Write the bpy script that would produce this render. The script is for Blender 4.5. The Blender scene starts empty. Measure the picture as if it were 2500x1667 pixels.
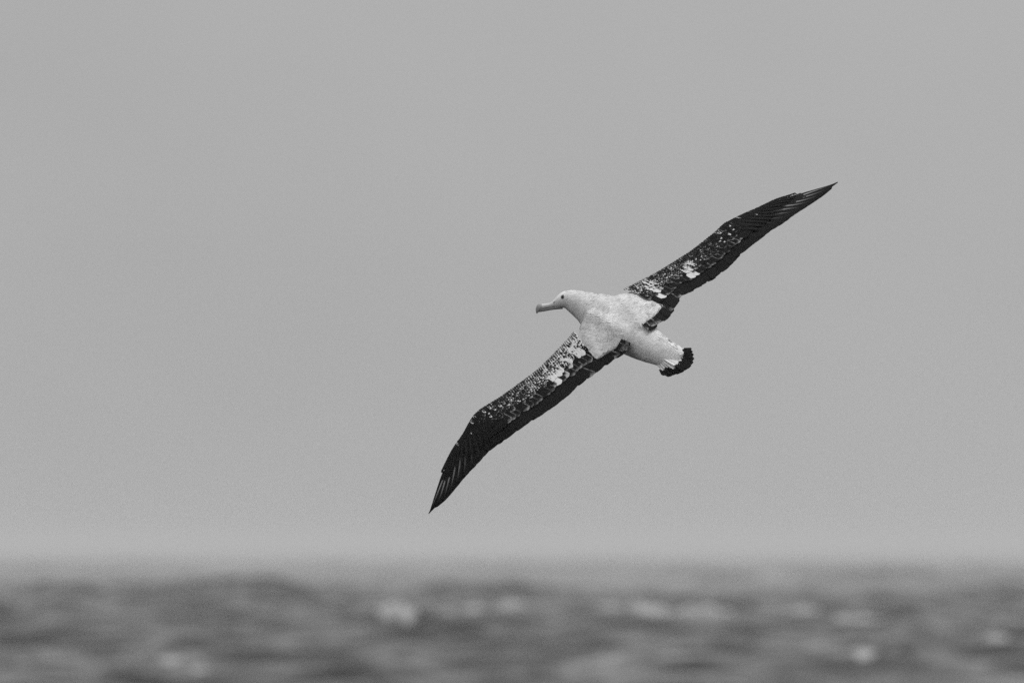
import bpy, bmesh, math, random
import numpy as np
from mathutils import Vector
from mathutils.bvhtree import BVHTree

rng = np.random.default_rng(7)
random.seed(7)
scene = bpy.context.scene
COL = scene.collection

# ------------------------------------------------------------------ camera
CAM_H = 5.0                     # deck of a small ship, metres above the mean sea
LENS, SENSOR = 400.0, 36.0
W, H = 2500.0, 1667.0           # the photograph's pixel grid, used to measure from
F = W * LENS / SENSOR           # focal length in those pixels
HORIZON = 1331.0                # row of the horizon
PITCH = math.atan((HORIZON - H / 2) / F)
BIRD_D = 60.0                   # metres to the bird

cd = bpy.data.cameras.new("camera")
cam = bpy.data.objects.new("camera", cd)
COL.objects.link(cam)
cd.lens, cd.sensor_width = LENS, SENSOR
cd.clip_start, cd.clip_end = 1.0, 60000.0
cam.location = (0, 0, CAM_H)
cam.rotation_euler = (math.pi / 2 + PITCH, 0, 0)
cd.dof.use_dof = True
cd.dof.focus_distance = BIRD_D - 0.05
cd.dof.aperture_fstop = 3.8
scene.camera = cam

FWD = np.array([0, math.cos(PITCH), math.sin(PITCH)])
UPV = np.array([0, -math.sin(PITCH), math.cos(PITCH)])
RGT = np.array([1.0, 0, 0])
CAMP = np.array([0, 0, CAM_H])

# ------------------------------------------------------------------ world, sun, exposure
SUN_EL, SUN_AZ = math.radians(70), math.radians(115)   # azimuth clockwise from +Y
world = bpy.data.worlds.new("World")
scene.world = world
world.use_nodes = True
wn, wl = world.node_tree.nodes, world.node_tree.links
wn.clear()
w_out = wn.new("ShaderNodeOutputWorld")
w_bg = wn.new("ShaderNodeBackground")
w_bg.inputs["Strength"].default_value = 0.1
w_sky = wn.new("ShaderNodeTexSky")
w_sky.sky_type = 'NISHITA'
w_sky.sun_disc = False
w_sky.sun_elevation = SUN_EL
w_sky.sun_rotation = SUN_AZ
w_sky.dust_density = 6.0
w_bw = wn.new("ShaderNodeRGBToBW")
w_mix = wn.new("ShaderNodeMix")
w_mix.data_type = 'RGBA'
w_mix.inputs[0].default_value = 0.97          # a closed, even cloud layer over the clear sky
w_tc = wn.new("ShaderNodeTexCoord")
w_map = wn.new("ShaderNodeMapping")
w_map.inputs["Scale"].default_value = (14, 14, 22)
w_no = wn.new("ShaderNodeTexNoise")
w_no.inputs["Scale"].default_value = 1.0
w_no.inputs["Detail"].default_value = 3.0
w_cr = wn.new("ShaderNodeMapRange")
w_cr.inputs[1].default_value, w_cr.inputs[2].default_value = 0.25, 0.75
w_cr.inputs[3].default_value, w_cr.inputs[4].default_value = 4.0, 4.45
wl.new(w_tc.outputs["Generated"], w_map.inputs["Vector"])
wl.new(w_map.outputs[0], w_no.inputs["Vector"])
wl.new(w_no.outputs["Fac"], w_cr.inputs[0])
wl.new(w_sky.outputs[0], w_bw.inputs[0])
wl.new(w_bw.outputs[0], w_mix.inputs[6])
w_sep = wn.new("ShaderNodeSeparateXYZ")
w_zen = wn.new("ShaderNodeMath"); w_zen.operation = 'MULTIPLY_ADD'; w_zen.use_clamp = False   # overcast sky: brighter towards the zenith
w_max = wn.new("ShaderNodeMath"); w_max.operation = 'MAXIMUM'; w_max.inputs[1].default_value = 0.0
w_mul = wn.new("ShaderNodeMath"); w_mul.operation = 'MULTIPLY'
wl.new(w_tc.outputs["Generated"], w_sep.inputs[0])
wl.new(w_sep.outputs[2], w_max.inputs[0])
wl.new(w_max.outputs[0], w_zen.inputs[0])
w_zen.inputs[1].default_value, w_zen.inputs[2].default_value = 0.9, 1.0
wl.new(w_zen.outputs[0], w_mul.inputs[0])
wl.new(w_cr.outputs[0], w_mul.inputs[1])
wl.new(w_mul.outputs[0], w_mix.inputs[7])
wl.new(w_mix.outputs[2], w_bg.inputs["Color"])
wl.new(w_bg.outputs[0], w_out.inputs[0])

sd = bpy.data.lights.new("sun", 'SUN')
sd.energy = 1.5
sd.angle = math.radians(35)
sd.color = (1, 1, 1)                       # black and white photograph
sun = bpy.data.objects.new("sun", sd)
COL.objects.link(sun)
to_sun = Vector((math.sin(SUN_AZ) * math.cos(SUN_EL), math.cos(SUN_AZ) * math.cos(SUN_EL), math.sin(SUN_EL)))
sun.rotation_euler = to_sun.to_track_quat('Z', 'Y').to_euler()
sun.location = (0, 0, 40)

vs = scene.view_settings
vs.view_transform = 'Standard'
vs.look = 'None'
vs.exposure = 0.0
vs.gamma = 1.0
vs.use_curve_mapping = False
scene.cycles.use_denoising = False
scene.cycles.max_bounces = 6
scene.cycles.volume_bounces = 2


# ------------------------------------------------------------------ helpers
def unproject(u, v, d):
    u, v, d = np.broadcast_arrays(np.asarray(u, float), np.asarray(v, float), np.asarray(d, float))
    return (CAMP + FWD * d[..., None] + RGT * ((u - W / 2) / F * d)[..., None]
            + UPV * ((H / 2 - v) / F * d)[..., None])


ORIGIN = unproject(1480, 790, BIRD_D)        # the bird's own origin
PX = BIRD_D / F                              # metres per photograph pixel at the bird


def BP(u, v, dz):
    """point of the bird (local) from photograph position and distance offset in metres"""
    return unproject(u, v, BIRD_D + np.asarray(dz, float)) - ORIGIN


def nrm(a):
    return a / np.maximum(np.linalg.norm(a, axis=-1, keepdims=True), 1e-9)


def catmull(P, q):
    """P (n,k) control rows, q in [0,n-1]"""
    P = np.asarray(P, float)
    q = np.clip(np.asarray(q, float), 0, len(P) - 1)
    i = np.minimum(q.astype(int), len(P) - 2)
    f = (q - i)[..., None]
    p0 = P[np.maximum(i - 1, 0)]
    p1, p2 = P[i], P[i + 1]
    p3 = P[np.minimum(i + 2, len(P) - 1)]
    return 0.5 * (2 * p1 + (p2 - p0) * f + (2 * p0 - 5 * p1 + 4 * p2 - p3) * f ** 2 + (3 * p1 - p0 - 3 * p2 + p3) * f ** 3)


def add_obj(name, me, parent=None, mat=None, kind=None):
    o = bpy.data.objects.new(name, me)
    COL.objects.link(o)
    if parent is not None:
        o.parent = parent
    if mat is not None and me is not None:
        me.materials.append(mat)
    if kind:
        o["kind"] = kind
    return o


def empty(name, parent=None, loc=(0, 0, 0)):
    o = bpy.data.objects.new(name, None)
    o.empty_display_size = 0.1
    COL.objects.link(o)
    o.location = loc
    if parent is not None:
        o.parent = parent
    return o


def new_mat(name):
    m = bpy.data.materials.new(name)
    m.use_nodes = True
    n = m.node_tree.nodes
    return m, n, m.node_tree.links, n["Principled BSDF"]


class NB:
    """small node-math builder"""
    def __init__(self, nodes, links):
        self.n, self.l = nodes, links

    def put(self, sock, val):
        if hasattr(val, "default_value") or hasattr(val, "is_linked"):
            self.l.new(val, sock)
        else:
            sock.default_value = val

    def m(self, op, a, b=0.0, c=None, clamp=False):
        x = self.n.new("ShaderNodeMath")
        x.operation = op
        x.use_clamp = clamp
        self.put(x.inputs[0], a)
        self.put(x.inputs[1], b)
        if c is not None:
            self.put(x.inputs[2], c)
        return x.outputs[0]

    def step(self, val, lo, hi, a=0.0, b=1.0):
        x = self.n.new("ShaderNodeMapRange")
        x.interpolation_type = 'SMOOTHSTEP'
        self.put(x.inputs[0], val)
        x.inputs[1].default_value, x.inputs[2].default_value = lo, hi
        self.put(x.inputs[3], a)
        self.put(x.inputs[4], b)
        return x.outputs[0]

    def lerp(self, f, a, b):
        x = self.n.new("ShaderNodeMix")
        x.data_type = 'FLOAT'
        self.put(x.inputs[0], f)
        self.put(x.inputs[2], a)
        self.put(x.inputs[3], b)
        return x.outputs[0]

    def noise(self, scale, detail=2.0, vec=None, rough=0.5):
        x = self.n.new("ShaderNodeTexNoise")
        x.inputs["Scale"].default_value = scale
        x.inputs["Detail"].default_value = detail
        x.inputs["Roughness"].default_value = rough
        if vec is not None:
            self.l.new(vec, x.inputs["Vector"])
        return x.outputs["Fac"]


# ------------------------------------------------------------------ materials
def plumage_material():
    m, n, l, bs = new_mat("plumage")
    b = NB(n, l)
    uv = n.new("ShaderNodeUVMap"); uv.uv_map = "UVMap"
    sx = n.new("ShaderNodeSeparateXYZ"); l.new(uv.outputs[0], sx.inputs[0])
    x, v = sx.outputs[0], sx.outputs[1]
    at = n.new("ShaderNodeAttribute"); at.attribute_name = "plume"
    sc = n.new("ShaderNodeSeparateColor"); l.new(at.outputs["Color"], sc.inputs[0])
    pale, bar, tip, shaft = sc.outputs[0], sc.outputs[1], sc.outputs[2], at.outputs["Alpha"]
    tc = n.new("ShaderNodeTexCoord"); ob = tc.outputs["Object"]
    ax = b.m('ABSOLUTE', b.m('MULTIPLY_ADD', x, 2.0, -1.0))
    n1 = b.m('SUBTRACT', b.noise(190, 2, ob), 0.5)
    n2 = b.m('SUBTRACT', b.noise(60, 2, ob), 0.5)
    e = b.m('MINIMUM', b.m('MULTIPLY', b.m('SUBTRACT', 1.0, ax), 1.6), b.m('MULTIPLY', b.m('SUBTRACT', 1.0, v), 2.2))
    e = b.m('ADD', e, b.m('MULTIPLY', n1, 0.38))
    thr = b.m('MULTIPLY_ADD', pale, 1.75, -0.3)
    dark = b.step(b.m('SUBTRACT', e, thr), -0.22, 0.22)
    # dark tip band with a frayed edge
    tv = b.m('ADD', v, b.m('MULTIPLY', n2, 0.35))
    tipd = b.step(b.m('SUBTRACT', tv, tip), -0.03, 0.03)
    dark = b.m('MAXIMUM', dark, tipd)
    # vermiculated barring of the pale feathers
    ph = b.m('ADD', b.m('MULTIPLY', v, 20.0), b.m('MULTIPLY', n1, 9.0))
    bars = b.m('MULTIPLY', b.m('MULTIPLY_ADD', b.m('SINE', ph), 0.5, 0.5), bar)
    mott = b.m('MULTIPLY_ADD', b.m('MULTIPLY', b.m('SUBTRACT', b.noise(17, 2, ob), 0.5), 1.25), b.m('MULTIPLY_ADD', bar, 1.0, 0.12), 0.88)
    tn = n.new("ShaderNodeMapRange"); b.put(tn.inputs[0], pale)
    tn.inputs[1].default_value, tn.inputs[2].default_value, tn.inputs[3].default_value, tn.inputs[4].default_value = 1.5, 2.5, 0.84, 1.0
    mott = b.m('MULTIPLY', mott, tn.outputs[0])
    white = b.m('MULTIPLY', mott, b.m('SUBTRACT', 1.0, b.m('MULTIPLY', bars, 0.62)))
    black = b.m('MULTIPLY_ADD', b.noise(45, 3, ob), 0.010, 0.001)
    fringe = b.m('MULTIPLY_ADD', pale, 2.1, -0.16, clamp=True)
    fringe = b.m('MULTIPLY', fringe, b.m('MAXIMUM', b.step(n2, -0.10, 0.10, 0.30, 1.0), b.step(pale, 0.3, 0.5)))
    col = b.lerp(dark, b.m('MULTIPLY', white, fringe), black)
    # pale shafts
    sh = b.m('MULTIPLY', b.step(ax, 0.05, 0.16, 1.0, 0.0), b.step(v, 0.35, 0.9, 1.0, 0.0))
    sh = b.m('MULTIPLY', sh, shaft)
    col = b.lerp(sh, col, 0.27)
    l.new(col, bs.inputs["Base Color"])
    bs.inputs["Roughness"].default_value = 0.75
    bs.inputs["Specular IOR Level"].default_value = 0.10
    # barbs
    bp = n.new("ShaderNodeBump"); bp.inputs["Strength"].default_value = 0.35; bp.inputs["Distance"].default_value = 0.0012
    wv = b.m('SINE', b.m('ADD', b.m('MULTIPLY', v, 90.0), b.m('MULTIPLY', ax, -22.0)))
    l.new(b.m('ADD', wv, b.m('MULTIPLY', n1, 2.0)), bp.inputs["Height"])
    l.new(bp.outputs[0], bs.inputs["Normal"])
    return m


def body_material():
    m, n, l, bs = new_mat("down")
    b = NB(n, l)
    at = n.new("ShaderNodeAttribute"); at.attribute_name = "dusk"
    tc = n.new("ShaderNodeTexCoord"); ob = tc.outputs["Object"]
    mott = b.m('MULTIPLY_ADD', b.noise(24, 4, ob), 0.30, 0.66)
    fine = b.m('MULTIPLY_ADD', b.noise(170, 2, ob), 0.30, 0.85)
    col = b.m('MULTIPLY', mott, fine)
    col = b.lerp(at.outputs["Fac"], col, 0.012)
    l.new(col, bs.inputs["Base Color"])
    bs.inputs["Roughness"].default_value = 0.85
    bs.inputs["Specular IOR Level"].default_value = 0.15
    bp = n.new("ShaderNodeBump"); bp.inputs["Strength"].default_value = 0.5; bp.inputs["Distance"].default_value = 0.003
    l.new(b.noise(220, 3, ob), bp.inputs["Height"]); l.new(bp.outputs[0], bs.inputs["Normal"])
    return m


def simple_mat(name, lo, hi, scale, rough, spec=0.4):
    m, n, l, bs = new_mat(name)
    b = NB(n, l)
    tc = n.new("ShaderNodeTexCoord")
    c = b.m('MULTIPLY_ADD', b.noise(scale, 3, tc.outputs["Object"]), (hi - lo) * 1.6, lo - 0.3 * (hi - lo))
    l.new(c, bs.inputs["Base Color"])
    bs.inputs["Roughness"].default_value = rough
    bs.inputs["Specular IOR Level"].default_value = spec
    return m


def sea_material():
    m, n, l, bs = new_mat("sea_water")
    b = NB(n, l)
    tc = n.new("ShaderNodeTexCoord"); ob = tc.outputs["Object"]
    mp = n.new("ShaderNodeMapping"); mp.inputs["Scale"].default_value = (0.6, 1.0, 1.0); l.new(ob, mp.inputs[0])
    n1 = b.noise(0.9, 4, mp.outputs[0], 0.6)
    n2 = b.noise(0.12, 3, mp.outputs[0])
    # streaks of old foam drawn out by the wind
    mp2 = n.new("ShaderNodeMapping"); mp2.inputs["Scale"].default_value = (0.05, 0.10, 0.1); l.new(ob, mp2.inputs[0])
    st = b.noise(1.0, 4, mp2.outputs[0], 0.6)
    foam = b.m('MULTIPLY', b.step(st, 0.50, 0.72), b.step(n1, 0.42, 0.62))
    l.new(b.lerp(foam, 0.012, 0.30), bs.inputs["Base Color"])
    bs.inputs["Roughness"].default_value = 0.07
    bs.inputs["IOR"].default_value = 1.333
    bp = n.new("ShaderNodeBump"); bp.inputs["Strength"].default_value = 1.0; bp.inputs["Distance"].default_value = 0.10
    l.new(b.m('ADD', n1, b.m('MULTIPLY', n2, 2.0)), bp.inputs["Height"]); l.new(bp.outputs[0], bs.inputs["Normal"])
    return m


MAT_PLUME = plumage_material()
MAT_BODY = body_material()
MAT_SEA = sea_material()
MAT_BILL = simple_mat("bill_horn", 0.54, 0.70, 90, 0.42)
MAT_NAIL = simple_mat("bill_nail_horn", 0.30, 0.42, 90, 0.4)
MAT_LOWER = simple_mat("lower_bill_horn", 0.18, 0.30, 90, 0.45)
MAT_EYE = simple_mat("dark_eye", 0.004, 0.008, 60, 0.12, 0.5)
MAT_LID = simple_mat("eyelid_skin", 0.10, 0.2, 120, 0.7)
MAT_FOAM = simple_mat("sea_foam", 0.36, 0.50, 1.5, 0.9, 0.2)

# ------------------------------------------------------------------ sea
NW = 100
_th = math.radians(-100) + rng.normal(0, 0.42, NW)           # towards the camera, slightly across
_lam = np.exp(rng.uniform(math.log(1.7), math.log(45), NW))
_amp = 0.0152 * _lam ** 0.55 * rng.uniform(0.6, 1.4, NW)
_ph = rng.uniform(0, 2 * math.pi, NW)
_k = 2 * math.pi / _lam


def waves(x, y, cell):
    """height and horizontal shift of the sea at (x, y); cell = mesh spacing there"""
    z = np.zeros_like(x); dx = np.zeros_like(x); dy = np.zeros_like(x)
    for i in range(NW):
        c, s = math.cos(_th[i]), math.sin(_th[i])
        fade = np.clip(_lam[i] / (2.2 * cell) - 1.0, 0, 1)
        p = _k[i] * (c * x + s * y) + _ph[i]
        cp, sp = np.cos(p), np.sin(p)
        z += _amp[i] * fade * cp
        q = 0.75 * _amp[i] * fade
        dx -= q * c * sp
        dy -= q * s * sp
    # one long swell crest standing on the left, running away to the right
    yc = 900 + 1.5 * x
    env = 1 / (1 + np.exp((x + 4.0) / 5.5))
    z += 1.4 * env * np.exp(-((y - yc) / np.where(y < yc, 9.0, 70.0)) ** 2)
    yc = 1500 - 0.8 * x
    z += 1.4 / (1 + np.exp(-(x - 24) / 9.0)) * np.exp(-((y - yc) / 90.0) ** 2)
    return z, dx, dy


def build_sea():
    rows = [2.0]
    while rows[-1] < 300: rows.append(rows[-1] * 1.05 + 0.3)
    while rows[-1] < 330: rows.append(rows[-1] + 1.0)
    while rows[-1] < 1000: rows.append(rows[-1] + 0.55)
    st = 0.55
    while rows[-1] < 3200: st += 0.010; rows.append(rows[-1] + st)
    while rows[-1] < 12000: st *= 1.03; rows.append(rows[-1] + st)
    r = np.array(rows)
    half = math.radians(3.3)
    a = list(np.linspace(-half, half, 251))
    ext, da = [], math.radians(0.05)
    q = half
    while q < math.pi - 0.08:
        da = min(da * 1.35, 0.14); q += da; ext.append(min(q, math.pi - 0.02))
    ang = np.array([-e for e in reversed(ext)] + a + ext)
    R, A = np.meshgrid(r, ang, indexing='ij')
    x, y = R * np.sin(A), R * np.cos(A)
    dr = np.gradient(r)[:, None] * np.ones_like(A)
    dA = np.gradient(ang)[None, :] * R
    cell = np.maximum(dr * 0.75, dA)
    z, dx, dy = waves(x, y, cell)
    damp = np.clip((R - 40) / 120, 0, 1) * np.clip((11000 - R) / 4000, 0, 1)
    z *= damp; x = x + dx * damp; y = y + dy * damp
    nr, na = R.shape
    co = np.stack([x, y, z], -1).reshape(-1, 3)
    i, j = np.meshgrid(np.arange(nr - 1), np.arange(na - 1), indexing='ij')
    v0 = i * na + j
    f = np.stack([v0, v0 + 1, v0 + na + 1, v0 + na], -1).reshape(-1, 4)[:, ::-1]
    me = bpy.data.meshes.new("sea")
    me.vertices.add(len(co)); me.vertices.foreach_set("co", co.astype(np.float32).ravel())
    me.loops.add(f.size); me.loops.foreach_set("vertex_index", f.astype(np.int32).ravel())
    me.polygons.add(len(f)); me.polygons.foreach_set("loop_start", np.arange(0, f.size, 4, dtype=np.int32))
    me.update(calc_edges=True)
    me.shade_smooth()
    o = add_obj("sea", me, None, MAT_SEA, "structure")
    o["label"] = "dark choppy grey sea reaching to the blurred horizon"
    return o


sea = build_sea()


sea_bvh = None


def sea_tree():
    """search tree over the part of the sea in view"""
    me = sea.data
    n = len(me.polygons)
    cen = np.empty(n * 3, np.float32); me.polygons.foreach_get("center", cen); cen = cen.reshape(-1, 3)
    vi = np.empty(n * 4, np.int32); me.loops.foreach_get("vertex_index", vi); vi = vi.reshape(-1, 4)
    keep = (cen[:, 1] > 280) & (cen[:, 1] < 4000) & (np.abs(cen[:, 0]) < 0.056 * cen[:, 1])
    co = np.empty(len(me.vertices) * 3, np.float32); me.vertices.foreach_get("co", co)
    used, inv = np.unique(vi[keep], return_inverse=True)
    return BVHTree.FromPolygons(co.reshape(-1, 3)[used].tolist(), inv.reshape(-1, 4).tolist())


sea_bvh = sea_tree()


def sea_hit(u, v):
    """where the sight line through (u, v) meets the sea"""
    p = unproject(u, v, 1.0) - CAMP
    h = sea_bvh.ray_cast(Vector(CAMP), Vector(p).normalized(), 6000.0)
    if h[0] is None:
        q = CAMP + p * (CAM_H / -p[2]); return q, float(np.linalg.norm(q))
    return np.array(h[0]), h[3]


def sea_z(x, y, z0):
    h = sea_bvh.ray_cast(Vector((x, y, z0 + 2.5)), Vector((0, 0, -1)), 8.0)
    return z0 if h[0] is None else h[0].z


def whitecap(u, v, wpx, hpx, seed):
    """a breaking crest: a long lumpy ridge of foam lying along the top of a wave"""
    c, d = sea_hit(u, v)
    Lm, Hm = wpx * d / F, hpx * d / F
    g = np.random.default_rng(seed)
    cx = np.linspace(-0.5, 0.5, 9) * Lm
    py, cy = 0.0, []
    for x in cx:
        cand = py + np.linspace(-2.5, 2.5, 11) if cy else np.linspace(-5, 7, 25)
        zz = [sea_z(c[0] + x, c[1] + y, c[2]) for y in cand]
        py = float(cand[int(np.argmax(zz))]); cy.append(py)
    cy = np.convolve(np.r_[cy[0], cy, cy[-1]], [0.25, 0.5, 0.25], 'valid')
    n, mseg = 22, 7
    vs_, fs = [], []
    ph = g.uniform(0, 6, 6)
    for i in range(n + 1):
        t = i / n
        s = math.sin(math.pi * t) ** 0.6
        lump = 0.80 + 0.22 * math.sin(7 * t + ph[0]) * math.sin(17 * t + ph[1]) + 0.12 * math.sin(41 * t + ph[2])
        hh = Hm * s * lump + 0.01
        dep = (0.4 + 0.9 * Hm) * s * (0.8 + 0.3 * math.sin(11 * t + ph[3])) + 0.02
        off = float(np.interp((t - 0.5) * Lm, cx, cy)) - 0.3 * Hm
        for j in range(mseg):
            q = j / (mseg - 1)
            aa = math.pi * q
            vs_.append(((t - 0.5) * Lm, off - dep * math.cos(aa) + g.normal(0, 0.03), hh * math.sin(aa) * (1 + g.normal(0, 0.10)) - 0.15 * Hm - 0.05))
    for i in range(n):
        for j in range(mseg - 1):
            k = i * mseg + j
            fs.append((k, k + mseg, k + mseg + 1, k + 1))
        k = i * mseg
        fs.append((k, k + mseg - 1, k + 2 * mseg - 1, k + mseg))
    fs.append(tuple(range(mseg)))
    fs.append(tuple(reversed(range(n * mseg, n * mseg + mseg))))
    vs_ = [(x, y, z + sea_z(c[0] + x, c[1] + y, c[2]) - c[2]) for x, y, z in vs_]
    me = bpy.data.meshes.new("whitecap")
    me.from_pydata(vs_, [], fs)
    bm = bmesh.new(); bm.from_mesh(me); bmesh.ops.recalc_face_normals(bm, faces=bm.faces); bm.to_mesh(me); bm.free()
    me.shade_smooth()
    o = add_obj("whitecap", me, sea, MAT_FOAM)
    o.location = c
    return o


for q, (u, v, a, b_) in enumerate([
        (318, 1612, 80, 13), (405, 1611, 95, 16), (968, 1519, 110, 20), (1130, 1488, 130, 10), (1250, 1483, 110, 10),
        (1560, 1496, 210, 22), (1745, 1503, 220, 22), (1955, 1502, 110, 12), (2085, 1510, 190, 15),
        (1880, 1412, 130, 15), (255, 1400, 80, 9), (2432, 1555, 70, 14), (2095, 1641, 140, 17),
        (2105, 1380, 90, 7), (1200, 1382, 80, 7), (700, 1382, 80, 7), (2330, 1400, 110, 8),
        (1660, 1425, 120, 7), (490, 1642, 80, 8)]):
    whitecap(u, v, a, b_, 50 + q)

# ------------------------------------------------------------------ the albatross
bird = empty("albatross", None, ORIGIN)
bird["label"] = "large albatross with white body and dark speckled wings banking low over the sea"
bird["category"] = "bird"

# wing outlines: leading edge (u, v, dz), trailing edge (u, v, dz), station by station from shoulder to tip
LEFT = [((1418, 778), (1537, 836)), ((1402, 810), (1527, 856)), ((1383, 833), (1497, 877)), ((1349, 868.5), (1458, 908)),
        ((1309, 906.5), (1415, 937)), ((1261, 942.4), (1376, 972)), ((1216, 974), (1329, 1006.5)), ((1170, 1003), (1278, 1039.6)),
        ((1147, 1030), (1230, 1073.5)), ((1130, 1060), (1193, 1099)), ((1107, 1093), (1162, 1132)), ((1086, 1133), (1128, 1169)),
        ((1064, 1182), (1090, 1213)), ((1048, 1227), (1064, 1237)), ((1043, 1253), (1043.5, 1254))]
RIGHT = [((1500, 717), (1581, 806)), ((1527, 706), (1612, 786)), ((1564, 687), (1645, 752)), ((1598, 670), (1668, 722)),
         ((1638, 645.5), (1699, 704)), ((1684, 616.3), (1745, 678)), ((1714, 593.6), (1783, 645.6)), ((1745, 569), (1811, 619.6)),
         ((1772, 545), (1845, 590)), ((1811, 524.6), (1879, 562)), ((1849, 508), (1913, 540.5)), ((1892, 487.6), (1939, 522)),
         ((1930, 475.5), (1966, 504)), ((1977, 459), (2009, 473.6)), ((2015, 448), (2034, 453.5)), ((2046, 440.4), (2046.5, 441))]


class Wing:
    def __init__(self, st, side):
        self.side = side
        le = np.array([p[0] for p in st], float)
        te = np.array([p[1] for p in st], float)
        d = np.r_[0, np.cumsum(np.linalg.norm(np.diff((le + te) / 2, axis=0), axis=1))]
        self.knots = d / d[-1]
        run = d * PX
        chord = np.linalg.norm(te - le, axis=1) * PX
        sl = np.interp(self.knots, [0, 0.12, 0.35, 1], [0.86, 0.72, 0.75, 0.7] if side < 0 else [1.20, 1.0, 0.8, 0.7])
        if side < 0:
            zle = -0.06 - 0.36 * run + 0.16 * self.knots ** 2
        else:
            zle = -0.02 + 0.36 * run + 0.12 * self.knots ** 2
        zte = zle - sl * chord
        self.tab = np.c_[le, zle, te, zte]

    def uvz(self, s, t):
        s, t = np.broadcast_arrays(np.asarray(s, float), np.asarray(t, float))
        q = np.interp(s, self.knots, np.arange(len(self.knots)))
        c = catmull(self.tab, q)
        o = c[..., :3] * (1 - t[..., None]) + c[..., 3:] * t[..., None]
        camber = 0.020 * np.sin(np.pi * np.clip(t, 0, 1) ** 0.6) * (1 - 0.7 * s)
        o[..., 2] -= camber
        return o

    def P(self, s, t):
        o = self.uvz(s, t)
        return BP(o[..., 0], o[..., 1], o[..., 2])

    def N(self, s, t):
        e = 0.004
        s = np.minimum(s, 0.92)
        ds = self.P(np.minimum(s + e, 1), t) - self.P(np.maximum(s - e, 0), t)
        dt = self.P(s, np.minimum(np.asarray(t) + 0.03, 1.2)) - self.P(s, np.asarray(t) - 0.03)
        nn = nrm(np.cross(ds, dt))
        sgn = np.sign(np.sum(nn * -FWD, -1, keepdims=True))
        return nn * np.where(sgn == 0, 1, sgn)

    def find(self, u, v):
        """(s, t) nearest to a photograph position"""
        S, T = np.meshgrid(np.linspace(0, 1, 241), np.linspace(0, 1, 41), indexing='ij')
        o = self.uvz(S, T)
        k = np.argmin((o[..., 0] - u) ** 2 + (o[..., 1] - v) ** 2)
        return S.ravel()[k], T.ravel()[k]


LW, RW = Wing(LEFT, -1), Wing(RIGHT, 1)


def loft(rings):
    """rings: list of (m,3) arrays -> verts, faces, capped"""
    m = len(rings[0])
    v = np.concatenate(rings)
    f = []
    for i in range(len(rings) - 1):
        for j in range(m):
            k = (j + 1) % m
            f.append((i * m + j, i * m + k, (i + 1) * m + k, (i + 1) * m + j))
    f.append(tuple(range(m))[::-1])
    f.append(tuple(range((len(rings) - 1) * m, len(rings) * m)))
    return v, f


def tube(spine, m=24):
    """spine rows: u, v, dz, radius in the picture plane (px), radius across it (px)"""
    sp = np.array(spine, float)
    q = np.linspace(0, len(sp) - 1, (len(sp) - 1) * 4 + 1)
    c = catmull(sp, q)
    P = BP(c[:, 0], c[:, 1], c[:, 2])
    T = nrm(np.gradient(P, axis=0))
    rings = []
    for p, t, ra, rb in zip(P, T, c[:, 3] * PX, c[:, 4] * PX):
        A = nrm(np.cross(t, FWD)); B = nrm(np.cross(A, t))
        a = np.linspace(0, 2 * math.pi, m, endpoint=False)[:, None]
        rings.append(p + A * ra * np.cos(a) + B * rb * np.sin(a))
    return loft(rings)


TORSO = [(1660, 881, -0.445, 24, 5), (1645, 874, -0.405, 29, 12), (1620, 861, -0.35, 33, 22), (1591, 845.5, -0.28, 40.5, 33), (1560, 828, -0.20, 47, 42),
         (1524, 805, -0.11, 54, 51), (1489, 783, -0.03, 59, 57), (1459, 766, 0.035, 51, 53), (1437, 753, 0.075, 40.5, 44),
         (1420, 744.5, 0.10, 34.5, 37), (1406, 738, 0.115, 30, 31), (1393, 733.5, 0.125, 26.2, 25), (1381, 732.5, 0.13, 22.8, 21), (1370, 735.5, 0.132, 17.5, 17),
         (1360, 740.5, 0.135, 13, 13), (1352, 744, 0.136, 10, 9)]


def scap_depth(w, u, v):
    """how far (px) a position lies inside the pale shoulder tract"""
    if w.side < 0:
        return (u - (1414 + (v - 826) * 0.56)) / 1.15
    return (v - (709 + (u - 1527) * 0.30)) / 1.04


def arm(w, t_pts):
    """core of the wing: shoulder, arm and hand, thick in front and thinning backwards"""
    rings = []
    for s in np.linspace(0.0, 0.86, 70):
        th = np.interp(s, [0, 0.1, 0.3, 0.55, 0.86], [0.042, 0.034, 0.022, 0.014, 0.006])
        ring = []
        t1 = np.interp(s, [0, 0.1, 0.5, 0.86], [0.86, 0.80, 0.60, 0.5])
        prof = [(0.0, 0), (0.04, 0.35), (0.14, 0.55), (0.32, 0.55), (0.5, 0.45), (0.7, 0.38), (0.88, 0.3), (0.97, 0.2), (1.0, 0.06),
                (1.0, -0.06), (0.6, -0.30), (0.32, -0.60), (0.14, -0.7), (0.04, -0.5)]
        for tt, h in prof:
            t = 0.015 + tt * t1
            p = w.P(s, t); n_ = w.N(s, t)
            uvz = w.uvz(s, t)
            q = np.clip((scap_depth(w, uvz[0], uvz[1]) + 8) / 34, 0, 1)
            mound = 0.019 * q * q * (3 - 2 * q) if (h > 0.1 or tt == 0) and tt > 0.02 else 0.0
            ring.append(p + n_ * (h * th - 0.55 * th - 0.004 + mound))
        rings.append(np.array(ring))
    d_ = nrm(rings[0].mean(0) - rings[4].mean(0))
    c_ = rings[0].mean(0)
    up_ = w.N(0.02, 0.4)
    for k_, (dist, sc, dn) in enumerate([(0.03, 0.97, -0.010), (0.06, 0.90, -0.012), (0.09, 0.72, 0.015)] if w.side < 0 else [(0.03, 0.93, 0.022), (0.06, 0.80, 0.055), (0.09, 0.6, 0.09)]):
        rings.insert(0, (rings[-70] - c_) * sc + c_ + d_ * dist - up_ * dn)
    return loft(rings)


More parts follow.
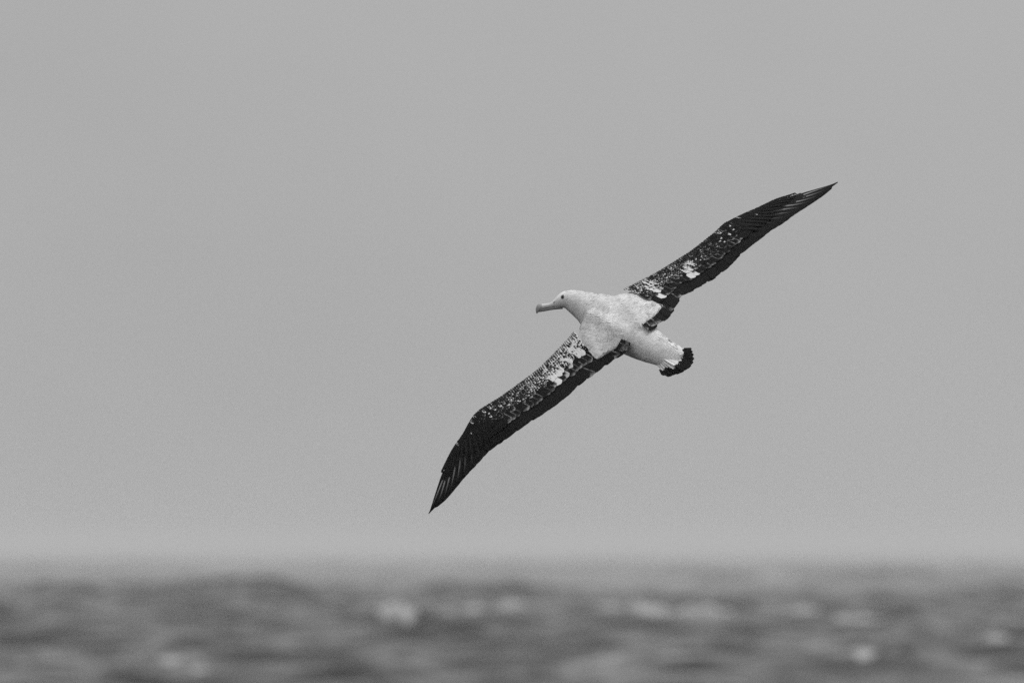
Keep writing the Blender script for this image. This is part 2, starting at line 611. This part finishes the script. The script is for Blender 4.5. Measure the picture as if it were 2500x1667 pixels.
def build_body():
    V, Fc = [], []
    off = 0
    for v, f in (tube(TORSO), arm(LW, None), arm(RW, None)):
        V.append(v); Fc += [tuple(i + off for i in q) for q in f]; off += len(v)
    me = bpy.data.meshes.new("rough")
    me.from_pydata(np.concatenate(V).tolist(), [], Fc)
    bm = bmesh.new(); bm.from_mesh(me)
    bmesh.ops.recalc_face_normals(bm, faces=bm.faces)
    bm.to_mesh(me); bm.free()
    o = bpy.data.objects.new("rough", me); COL.objects.link(o)
    rm = o.modifiers.new("r", 'REMESH'); rm.mode = 'VOXEL'; rm.voxel_size = 0.0045; rm.use_smooth_shade = True
    sm = o.modifiers.new("s", 'SMOOTH'); sm.factor = 0.5; sm.iterations = 6
    dg = bpy.context.evaluated_depsgraph_get(); dg.update()
    out = bpy.data.meshes.new_from_object(o.evaluated_get(dg))
    bpy.data.objects.remove(o)
    out.name = "body"
    co = np.empty(len(out.vertices) * 3, np.float32); out.vertices.foreach_get("co", co); co = co.reshape(-1, 3)
    ed = np.empty(len(out.edges) * 2, np.int32); out.edges.foreach_get("vertices", ed); ed = ed.reshape(-1, 2)
    w3 = co + ORIGIN - CAMP
    uu = W / 2 + F * (w3 @ RGT) / (w3 @ FWD); vv = H / 2 - F * (w3 @ UPV) / (w3 @ FWD)
    c1 = np.exp(-(((uu - 1472) / 48) ** 2 + ((vv - 800) / 42) ** 2)) ; c2 = np.exp(-(((uu - 1535) / 45) ** 2 + ((vv - 752) / 40) ** 2))
    wt = np.clip(1.6 * np.maximum(c1, c2), 0, 1)[:, None] * 0.6
    deg = np.bincount(ed.ravel(), minlength=len(co))[:, None]
    for _ in range(70):
        acc = np.zeros_like(co, dtype=np.float64)
        for c_ in range(3):
            acc[:, c_] = np.bincount(ed[:, 0], co[ed[:, 1], c_], len(co)) + np.bincount(ed[:, 1], co[ed[:, 0], c_], len(co))
        co = (co + wt * (acc / deg - co)).astype(np.float32)
    out.vertices.foreach_set("co", co.ravel()); out.update()
    # dark feather tracts where the wing leaves the body
    w3 = co + ORIGIN - CAMP
    d = w3 @ FWD
    uu = W / 2 + F * (w3 @ RGT) / d; vv = H / 2 - F * (w3 @ UPV) / d
    dusk = np.zeros(len(co), np.float32)
    ax = (uu - 1480) * 0.777 - (vv - 785) * 0.63          # along the wings
    dusk = np.clip((np.abs(ax) - 105) / 40, 0, 1) * (np.abs(ax) > 60)
    dusk = np.where((uu < 1440) & (vv < 790), 0, dusk)
    sc_ = np.where(ax < 0, scap_depth(LW, uu, vv), scap_depth(RW, uu, vv))
    dusk = np.where((sc_ > -2) & (np.abs(ax) < 200), 0, dusk)
    dusk = np.where((uu > 1585) & (vv > 795), 0, dusk)
    at = out.attributes.new("dusk", 'FLOAT', 'POINT'); at.data.foreach_set("value", dusk.astype(np.float32))
    out.shade_smooth()
    return add_obj("body", out, bird, MAT_BODY)


body = build_body()
body_bvh = BVHTree.FromPolygons([v.co[:] for v in body.data.vertices], [p.vertices[:] for p in body.data.polygons])


def on_body(u, v):
    """first point of the body met by the sight line through (u, v): local point, normal"""
    a = BP(u, v, -3.0); b_ = BP(u, v, 3.0)
    hit = body_bvh.ray_cast(Vector(a), Vector(b_ - a).normalized(), 10.0)
    if hit[0] is None:
        return None
    return np.array(hit[0]), np.array(hit[1])


# ------------------------------------------------------------------ feathers
class Feathers:
    """collects feather blades; build() makes one mesh of them"""
    def __init__(self):
        self.v, self.f, self.uv, self.pl = [], [], [], []
        self.n = 0

    def add(self, C, N, half, crown, thick, plume, roll=0.0, ts=None, edges=None):
        """C (n,3) centre line, N (n,3) normals, half (n,) half width, crown = height of the shaft over the edges"""
        n = len(C)
        T = nrm(np.gradient(C, axis=0))
        Sd = nrm(np.cross(N, T))
        hw = half[:, None]
        L_ = C - Sd * hw + N * (roll * hw)
        R_ = C + Sd * hw - N * (roll * hw)
        if edges is not None:
            L_, R_ = edges
        M_ = C + N * crown
        B_ = C - N * thick
        base = self.n
        tt = np.linspace(0, 1, n) if ts is None else ts
        for i in range(n):
            self.v += [L_[i], M_[i], R_[i], L_[i], B_[i], R_[i]]
            y = float(tt[i])
            self.uv += [(0, y), (0.5, y), (1, y), (0, y), (0.5, y), (1, y)]
            self.pl += [plume] * 6
        for i in range(n - 1):
            k = base + 6 * i
            for a, b_ in ((0, 1), (1, 2)):
                self.f.append((k + a, k + b_, k + 6 + b_, k + 6 + a))
            for a, b_ in ((4, 3), (5, 4)):
                self.f.append((k + a, k + b_, k + 6 + b_, k + 6 + a))
        self.n += 6 * n

    def build(self, name, parent, kind=None):
        me = bpy.data.meshes.new(name)
        me.from_pydata([tuple(x) for x in self.v], [], self.f)
        uvl = me.uv_layers.new(name="UVMap")
        li = np.empty(len(me.loops), np.int32); me.loops.foreach_get("vertex_index", li)
        uvl.data.foreach_set("uv", np.array(self.uv, np.float32)[li].ravel())
        at = me.attributes.new("plume", 'FLOAT_COLOR', 'POINT')
        at.data.foreach_set("color", np.array(self.pl, np.float32).ravel())
        me.shade_smooth()
        return add_obj(name, me, parent, MAT_PLUME, kind)


def shape(n, w, point=0.35, blunt=0.0):
    """half-width profile of a feather, root to tip"""
    t = np.linspace(0, 1, n)
    a = np.clip(t / 0.18, 0.45, 1)
    e = np.clip((1 - t) / point, 0, 1)
    return w * a * (np.sqrt(1 - (1 - e) ** 2) * (1 - blunt) + blunt)


def blade(coll, w, s0, t0, s1, t1, half, lift, plume, n=7, point=0.35, bend=0.0, tiplift=0.0, roll=0.0, crown=0.0016, thick=0.001, blunt=0.03, ds=None):
    k = np.linspace(0, 1, n)
    # tighter spacing near the tip for a round end
    k = 1 - (1 - k) ** 1.35
    s = s0 + (s1 - s0) * k + bend * np.sin(np.pi * k)
    t = t0 + (t1 - t0) * k
    C = w.P(s, t); N = w.N(s, t)
    C = C + N * (lift + tiplift * k ** 2)[:, None]
    tt = k
    a = np.clip(tt / 0.18, 0.45, 1); e = np.clip((1 - tt) / point, 0, 1)
    hw = half * a * (np.sqrt(np.maximum(1 - (1 - e) ** 2, 0)) * (1 - blunt) + blunt)
    edges = None
    if ds is not None:
        pr = ds * hw / half
        tb = np.where(k > 0.9, t - 0.006, t)
        lf = (lift + tiplift * k ** 2)[:, None]
        edges = (w.P(np.maximum(s - pr, 0), tb) + N * (lf + roll * half), w.P(s + pr, tb) + N * (lf - roll * half))
    coll.add(C, N, hw, crown, thick, plume, roll, ts=tt, edges=edges)


def gauss(u, v, cu, cv, ra, rb, ang):
    c, s = math.cos(math.radians(ang)), math.sin(math.radians(ang))
    x = (u - cu) * c + (v - cv) * s; y = -(u - cu) * s + (v - cv) * c
    return math.exp(-((x / ra) ** 2 + (y / rb) ** 2) * 0.9)


def pale_at(w, s, t):
    """how pale the covert at (s, t) is: 0 black, 1 white"""
    u, v, _ = w.uvz(s, t)
    if w.side < 0:
        sp = np.interp(s, [0, 0.1, 0.25, 0.42, 0.55, 0.7, 1], [0.55, 0.48, 0.40, 0.27, 0.14, 0.06, 0.04])
        sp = sp + 0.10 * (1 - t) * (s < 0.5)
        g = max(0.95 * gauss(u, v, 1406, 855, 36, 19, 62), 0.85 * gauss(u, v, 1388, 885, 20, 15, 0), 1.0 * gauss(u, v, 1353, 934, 20, 13, 60),
                0.75 * gauss(u, v, 1372, 913, 16, 8, -30))
    else:
        sp = np.interp(s, [0, 0.1, 0.25, 0.42, 0.55, 0.7, 1], [0.50, 0.44, 0.37, 0.24, 0.13, 0.06, 0.04])
        g = max(0.95 * gauss(u, v, 1590, 704, 30, 13, 20), 0.75 * gauss(u, v, 1618, 716, 22, 12, 50), 1.0 * gauss(u, v, 1686, 660, 20, 15, 60),
                0.6 * gauss(u, v, 1708, 668, 12, 10, 60))
    return float(max(sp, g * 1.15))


def scapular(w, u, v):
    """the pale barred feathers over the shoulder"""
    if w.side < 0:
        return u > 1414 + (v - 826) * 0.56 + 4
    return v > 709 + (u - 1527) * 0.30 + 4


def build_wing(w):
    g = np.random.default_rng(100 + w.side)
    root = empty("wing", bird)
    root["label"] = ("lowered near wing bent back at the wrist" if w.side < 0 else "raised far wing reaching up to the right")
    span = np.linalg.norm(w.P(0.0, 0.3) - w.P(1.0, 0.5))
    wrist = 0.60 if w.side < 0 else 0.56
    # lower sheet first: secondaries, inner ones lying on top of outer ones
    ns = 30
    for i in range(ns):
        f = i / (ns - 1)
        s1 = 0.002 + f * (wrist + 0.043)
        s0 = max(s1 - 0.01 + 0.012 * f, 0.0)
        fe = Feathers()
        wd = 0.56 * span * (wrist + 0.03) / ns * g.uniform(1.7, 1.9)
        jag = g.normal(0, 0.008)
        if g.random() < 0.10: jag -= 0.03
        if f < 0.3: jag += g.normal(0, 0.03)
        blade(fe, w, s0, 0.40, s1, 1.0 + jag, wd, -0.002 - 0.004 * f, ((0.27 if f < 0.35 and g.random() < 0.4 else g.uniform(0.0, 0.06)), 0, 3.0, 0.06), n=8, point=0.05, blunt=0.72, ds=1.15 * (wrist + 0.043) / ns,
              roll=0.10, tiplift=g.normal(0, 0.0015), bend=0.004)
        fe.build("secondary_feather", root)
    # primaries: from the hand, outermost along the leading edge
    npf = 10
    for i in range(npf):
        f = i / (npf - 1)                       # 0 innermost, 1 outermost
        s1 = 0.997 - (1 - f) ** 1.1 * (1.0 - wrist - 0.03)
        t1 = np.interp(f, [0, 0.85, 1], [1.0, 1.0, 0.5])
        s0 = wrist - 0.01 + f * 0.24
        t0 = np.interp(f, [0, 1], [0.42, 0.16])
        fe = Feathers()
        n_ = 13
        k = 1 - (1 - np.linspace(0, 1, n_)) ** 1.3
        ss = s0 + (s1 - s0) * k
        tc_ = t0 + (t1 - t0) * k ** np.interp(f, [0, 1], [1.0, 1.5])
        e = np.sqrt(np.clip(1 - (1 - np.clip((1 - k) / 0.5, 0, 1)) ** 2, 0, 1))
        lead = np.interp(f, [0, 0.7, 1], [0.13, 0.12, 0.16]) * e
        trail = np.interp(f, [0, 1], [0.42, 0.5]) * e
        tl = np.maximum(tc_ - lead, 0.0); tr = np.minimum(tc_ + trail, 1.0 + 0.012 * np.sin(9 * k + i))
        C = w.P(ss, tc_); N = w.N(ss, tc_)
        lay = -0.003 - 0.006 * f
        C = C + N * lay
        EL = w.P(ss + 0.004 * e, tl) + N * (lay - 0.0012)
        ER = w.P(ss - 0.006 * e, tr) + N * (lay - 0.0055)
        fe.add(C, N, np.full(n_, 0.01), 0.0016, 0.001, (0.0, 0, 3.0, float(np.interp(f, [0, 0.3, 0.55, 1], [0.10, 0.25, 0.8, 1.0]))), ts=k, edges=(EL, ER))
        fe.build("primary_feather", root)
    # greater primary coverts
    for i in range(10):
        f = i / 9
        s0 = wrist - 0.01 + f * 0.20
        s1 = s0 + np.interp(f, [0, 1], [0.055, 0.075])
        t0 = np.interp(f, [0, 1], [0.20, 0.14]); t1 = np.interp(f, [0, 0.5, 1], [0.80, 0.66, 0.26])
        fe = Feathers()
        blade(fe, w, s0, t0, s1, t1, 0.0145 - 0.0080 * f, 0.003 + 0.003 * (1 - f), (g.uniform(0.0, 0.08), 0, 3.0, 0.08), n=7, point=0.35, roll=0.12 * w.side)
        fe.build("primary_covert", root)
    # greater coverts
    ng = 28
    for i in range(ng):
        f = i / (ng - 1)
        s0 = 0.05 + f * (wrist - 0.05); s1 = s0 + 0.012
        t1 = np.interp(f, [0, 0.4, 1], [0.74, 0.70, 0.72]) + g.normal(0, 0.02)
        uvz = w.uvz(s1, t1 - 0.1)
        if scapular(w, uvz[0] , uvz[1]): continue
        p = pale_at(w, s1, t1 - 0.12)
        p = p * g.uniform(0.40, 1.35) if p > 0.5 else (g.uniform(0.20, 0.30) if g.random() < 0.75 and 0.12 < s1 < 0.54 else 0.05)
        fe = Feathers()
        blade(fe, w, s0, 0.26, s1, t1, 0.6 * span * wrist / ng * 1.35, 0.005 - 0.0015 * f, (p, 0, 3.0, 0.1), n=7, point=0.16, blunt=0.2, roll=0.07 * w.side)
        fe.build("greater_covert", root)
    # median coverts
    nm = 34
    for i in range(nm):
        f = i / (nm - 1)
        s0 = 0.05 + f * (wrist - 0.03); s1 = s0 + 0.010
        t1 = 0.53 + g.normal(0, 0.02)
        uvz = w.uvz(s1, t1 - 0.1)
        if scapular(w, uvz[0] , uvz[1]): continue
        p = pale_at(w, s1, t1 - 0.08)
        p = p * g.uniform(0.5, 1.5) if p > 0.55 else (g.uniform(0.20, 0.34) if g.random() < 0.75 and s1 < 0.54 else 0.05)
        fe = Feathers()
        blade(fe, w, s0, 0.18, s1, t1, 0.6 * span * wrist / nm * 1.3, 0.0085 - 0.0015 * f, (p, 0, 3.0, 0.05), n=6, point=0.3, roll=0.10 * w.side)
        fe.build("median_covert", root)
    # the small coverts of the fore wing, hundreds of them
    sm = Feathers()
    for r_ in range(10):
        t1 = 0.03 + r_ * 0.044
        cnt = 88
        for i in range(cnt):
            s = 0.02 + (i + 0.5 * (r_ % 2) + g.normal(0, 0.12)) / cnt * 0.82
            if s > wrist + 0.02 and t1 > np.interp(s, [wrist, 0.84], [0.42, 0.12]):
                continue
            tj = t1 + g.normal(0, 0.008)
            uvz = w.uvz(s, tj)
            if scapular(w, uvz[0], uvz[1]):
                continue
            p = pale_at(w, s, tj)
            if s > wrist:
                pl = 0.75 if g.random() < 0.05 else g.uniform(0, 0.12)
            elif p > 0.8:
                pl = g.uniform(0.62, 1.2) if g.random() < 0.68 else g.uniform(0.2, 0.5)
            else:
                pl = np.clip(p + g.normal(0, 0.11), 0, 1)
                if s > 0.42 and g.random() < 0.09: pl = 0.6
            L_t = 0.085 if s < wrist else 0.12
            blade(sm, w, s, max(tj - L_t, 0.0), s + 0.006, tj + 0.02, 0.0078 * (1.0 if s < wrist else 0.9), (0.003 + 0.0085 * min(tj / 0.15, 1.0)) * (1.0 if s < wrist else 0.5) - 0.004 * (tj / 0.5), (float(pl), 0.2, 3.0, 0.0), n=4, point=0.6, crown=0.0012, tiplift=0.0012)
    sm.build("lesser_coverts", root, "stuff")
    return root


wing_l = build_wing(LW)
wing_r = build_wing(RW)


# body feathers over the back, neck and rump
TAILWARD = nrm(BP(1645, 870, -0.42) - BP(1440, 755, 0.07))


def build_contour():
    g = np.random.default_rng(11)
    fe = Feathers()
    me = body.data
    nv = len(me.polygons)
    cen = np.empty(nv * 3, np.float32); me.polygons.foreach_get("center", cen); cen = cen.reshape(-1, 3)
    nor = np.empty(nv * 3, np.float32); me.polygons.foreach_get("normal", nor); nor = nor.reshape(-1, 3)
    w3 = cen + ORIGIN - CAMP
    d = w3 @ FWD
    uu = W / 2 + F * (w3 @ RGT) / d; vv = H / 2 - F * (w3 @ UPV) / d
    ax = (uu - 1480) * 0.777 - (vv - 785) * 0.63
    jit = g.normal(0, 7, len(uu))
    scap = np.where(ax < 0, (uu > 1414 + (vv - 826) * 0.56 + jit), (vv > 709 + (uu - 1527) * 0.30 + jit)) & (np.abs(ax) < 190) & (np.abs(ax) > 40) & (nor @ -FWD > -0.2)
    ok = ((np.abs(ax) < 60) | scap) & (uu > 1380) & (uu < 1655) & ~((uu < 1420) & (vv > 800))
    ok |= (uu > 1560) & (vv > 790) & (uu < 1655) & (vv > 800 + (uu - 1600) * 0.5)
    idx = np.where(ok)[0]
    g.shuffle(idx)
    taken = {}
    cnt = 0
    cell = 0.0165
    for k in idx:
        p = cen[k]
        hf = float(np.clip((uu[k] - 1385) / 75, 0, 1)); head = hf < 0.45
        key = tuple(np.floor(p / (cell * (0.75 if head else 1.0))).astype(int))
        if key in taken:
            continue
        taken[key] = 1
        n_ = nor[k].astype(float)
        if head:
            dirv = nrm(BP(1440, 756, 0.06) - BP(1372, 728, 0.13))
        else:
            dirv = TAILWARD
        dirv = dirv - n_ * (dirv @ n_)
        if np.linalg.norm(dirv) < 0.2:
            continue
        dirv = nrm(dirv + g.normal(0, 0.10, 3)); dirv = nrm(dirv - n_ * (dirv @ n_))
        L = (0.018 + 0.034 * hf) * g.uniform(0.85, 1.2); hw = (0.0065 + 0.0105 * hf) * g.uniform(0.85, 1.15)
        if scap[k] and abs(ax[k]) > 60: L *= 1.15
        kk = np.array([0, 0.35, 0.65, 0.88, 1.0])
        pts = []
        ns_ = []
        for q in kk:
            x = p + dirv * (q - 0.35) * L
            r_ = body_bvh.find_nearest(Vector(x))
            pts.append(np.array(r_[0]) + np.array(r_[1]) * (-0.0006 + (0.0014 + 0.0016 * hf) * q))
            ns_.append(np.array(r_[1]))
        hwv = hw * np.array([0.6, 1.0, 0.92, 0.62, 0.12])
        bar = (max(0.0, g.uniform(-0.2, 0.35)) + 0.38 * np.clip((1545 - uu[k]) / 60, 0, 1)) * hf if uu[k] < 1560 else 0.0
        rump = float(np.clip((uu[k] - 1520) / 60, 0, 1))
        if abs(ax[k]) > 55 and uu[k] < 1650 and scap[k]: bar = g.uniform(0.35, 1.0) * min(1, (abs(ax[k]) - 45) / 40)
        fe.add(np.array(pts), nrm(np.array(ns_)), hwv, 0.0003 + 0.0006 * hf, 0.0004, (float(g.uniform(1.5 + 0.7 * rump, 2.5)), float(bar), 3.0, 0.0))
        cnt += 1
    print("contour feathers", cnt)
    return fe.build("contour_feathers", bird, "stuff")


build_contour()

# tail
tail = empty("tail", bird)
tg = np.random.default_rng(5)
tips = [(1624, 917), (1635, 918.5), (1646, 916), (1657, 912.5), (1667, 908.5), (1677, 903.5), (1685, 898), (1690, 889),
        (1692.5, 879), (1692, 870), (1690, 862), (1687, 855.5)]
bases = [(1609, 884), (1611, 882), (1613, 880.5), (1616, 878.5), (1619, 877), (1623, 873), (1627, 869), (1631, 865), (1635, 861), (1633, 861), (1636, 858), (1639, 857)]
for i, (tp, bs) in enumerate(zip(tips, bases)):
    mid = abs(i - 5.5) / 5.5
    b3 = BP(bs[0], bs[1], -0.40 + 0.05 * mid); t3 = BP(tp[0] + tg.normal(0, 0.6), tp[1] + tg.normal(0, 0.6), -0.515 + 0.07 * mid)
    n_ = 7
    kk = 1 - (1 - np.linspace(0, 1, n_)) ** 1.35
    C = b3 + (t3 - b3) * kk[:, None]
    T = nrm(t3 - b3)
    N0 = -FWD * 0.75 + UPV * 0.6
    N0 = nrm(N0 - T * (N0 @ T))
    N = np.repeat(N0[None], n_, 0)
    C = C + N * (0.004 * (1 - mid))
    fe = Feathers()
    hw = 0.0185 * np.array([0.7, 0.95, 1, 1, 1.0, 0.98, 0.62])
    fe.add(C, N, hw, 0.0018, 0.001, (2.0, 0.1, float(tg.uniform(0.50, 0.63)), 0.0), roll=0.10 if i < 6 else -0.10, ts=kk)
    fe.build("tail_feather", tail)


# bill
def loft_sections(name, secs, parent, mat, m=14):
    """secs: u, v_top, v_bottom, half width (px), dz"""
    sp = np.array(secs, float)
    q = np.linspace(0, len(sp) - 1, (len(sp) - 1) * 3 + 1)
    c = catmull(sp, q)
    rings = []
    for u, vt, vb, hw, dz in c:
        a = np.linspace(0, 2 * math.pi, m, endpoint=False)
        cy, ry = (vt + vb) / 2, max((vb - vt) / 2, 0.3)
        sy = np.sign(np.sin(a)) * np.abs(np.sin(a)) ** 0.85
        rings.append(BP(u + 0 * a, cy + ry * sy, dz + hw * PX * np.cos(a)))
    v, f = loft(rings)
    me = bpy.data.meshes.new(name); me.from_pydata(v.tolist(), [], f)
    bm = bmesh.new(); bm.from_mesh(me); bmesh.ops.recalc_face_normals(bm, faces=bm.faces); bm.to_mesh(me); bm.free()
    me.shade_smooth()
    return add_obj(name, me, parent, mat)


bill = empty("bill", bird)
Z = 0.135
loft_sections("upper_mandible", [(1373, 721, 751, 11.5, Z), (1364, 723.5, 751, 11, Z), (1355, 731, 751.5, 9.5, Z), (1345, 737.3, 752.5, 8.2, Z), (1336, 740.6, 753.5, 7.4, Z),
                                 (1327, 741.6, 755, 6.9, Z), (1320, 741.4, 757, 6.6, Z)], bill, MAT_BILL)
loft_sections("bill_nail", [(1324, 741.6, 757.2, 6.6, Z), (1320, 740.4, 759.5, 7.0, Z), (1315, 741.2, 762, 6.8, Z), (1311.5, 744.4, 765.4, 5.4, Z), (1309, 749.0, 764.0, 3.2, Z), (1307.8, 753, 757, 1.0, Z)], bill, MAT_NAIL)
loft_sections("lower_mandible", [(1374, 747, 754.5, 10, Z), (1362, 748.5, 755.2, 8.8, Z), (1350, 750, 756.5, 7.4, Z), (1338, 751.5, 758.4, 6.4, Z), (1328, 753.2, 760.3, 5.6, Z), (1318, 756, 761.8, 4.4, Z), (1314, 758, 761.5, 2, Z)], bill, MAT_LOWER)
loft_sections("nostril_tube", [(1362, 729, 733.5, 1.6, Z - 9.2 * PX), (1358, 732, 737, 2.4, Z - 8.8 * PX), (1354, 735, 739.5, 2.4, Z - 8.0 * PX), (1351, 737, 740.5, 1.8, Z - 7.2 * PX)], bill, MAT_NAIL)


# eyes: one on each side of the head
def eye_at(p, n_, parent):
    r = 3.5 * PX
    n_ = Vector(n_).normalized()
    e = empty("eye", parent, Vector(p))
    e.rotation_euler = n_.to_track_quat('Z', 'Y').to_euler()
    for nm, mat, rad, zsc, zoff in (("eyelid", MAT_LID, 1.55 * r, 0.35, -0.0012), ("eyeball", MAT_EYE, r, 0.75, 0.0)):
        bm = bmesh.new(); bmesh.ops.create_uvsphere(bm, u_segments=16, v_segments=10, radius=rad)
        for v in bm.verts: v.co.z = v.co.z * zsc + zoff
        me = bpy.data.meshes.new(nm); bm.to_mesh(me); bm.free(); me.shade_smooth()
        add_obj(nm, me, e, mat)
    return e


hp = on_body(1373.5, 724.5)
eye_at(hp[0], hp[1], bird)
c3 = BP(1373.5, 724.5, 0.131)
far = body_bvh.ray_cast(Vector(BP(1373.5, 724.5, 1.0)), Vector(-FWD), 3.0)
eye_at(np.array(far[0]), np.array(far[1]), bird)

# ------------------------------------------------------------------ haze over the sea
def build_haze():
    me = bpy.data.meshes.new("haze")
    bm = bmesh.new(); bmesh.ops.create_cube(bm, size=1.0)
    for v in bm.verts:
        v.co.x *= 25000; v.co.y *= 25000
        v.co.z = 14.0 if v.co.z > 0 else -8.0
    bm.to_mesh(me); bm.free()
    m = bpy.data.materials.new("haze_air"); m.use_nodes = True
    n = m.node_tree.nodes; n.clear()
    out = n.new("ShaderNodeOutputMaterial"); vol = n.new("ShaderNodeVolumePrincipled")
    vol.inputs["Color"].default_value = (1, 1, 1, 1)
    vol.inputs["Density"].default_value = 0.00021
    m.node_tree.links.new(vol.outputs[0], out.inputs["Volume"])
    o = add_obj("haze", me, None, m, "stuff")
    o["label"] = "thin pale haze lying over the sea"
    return o


build_haze()
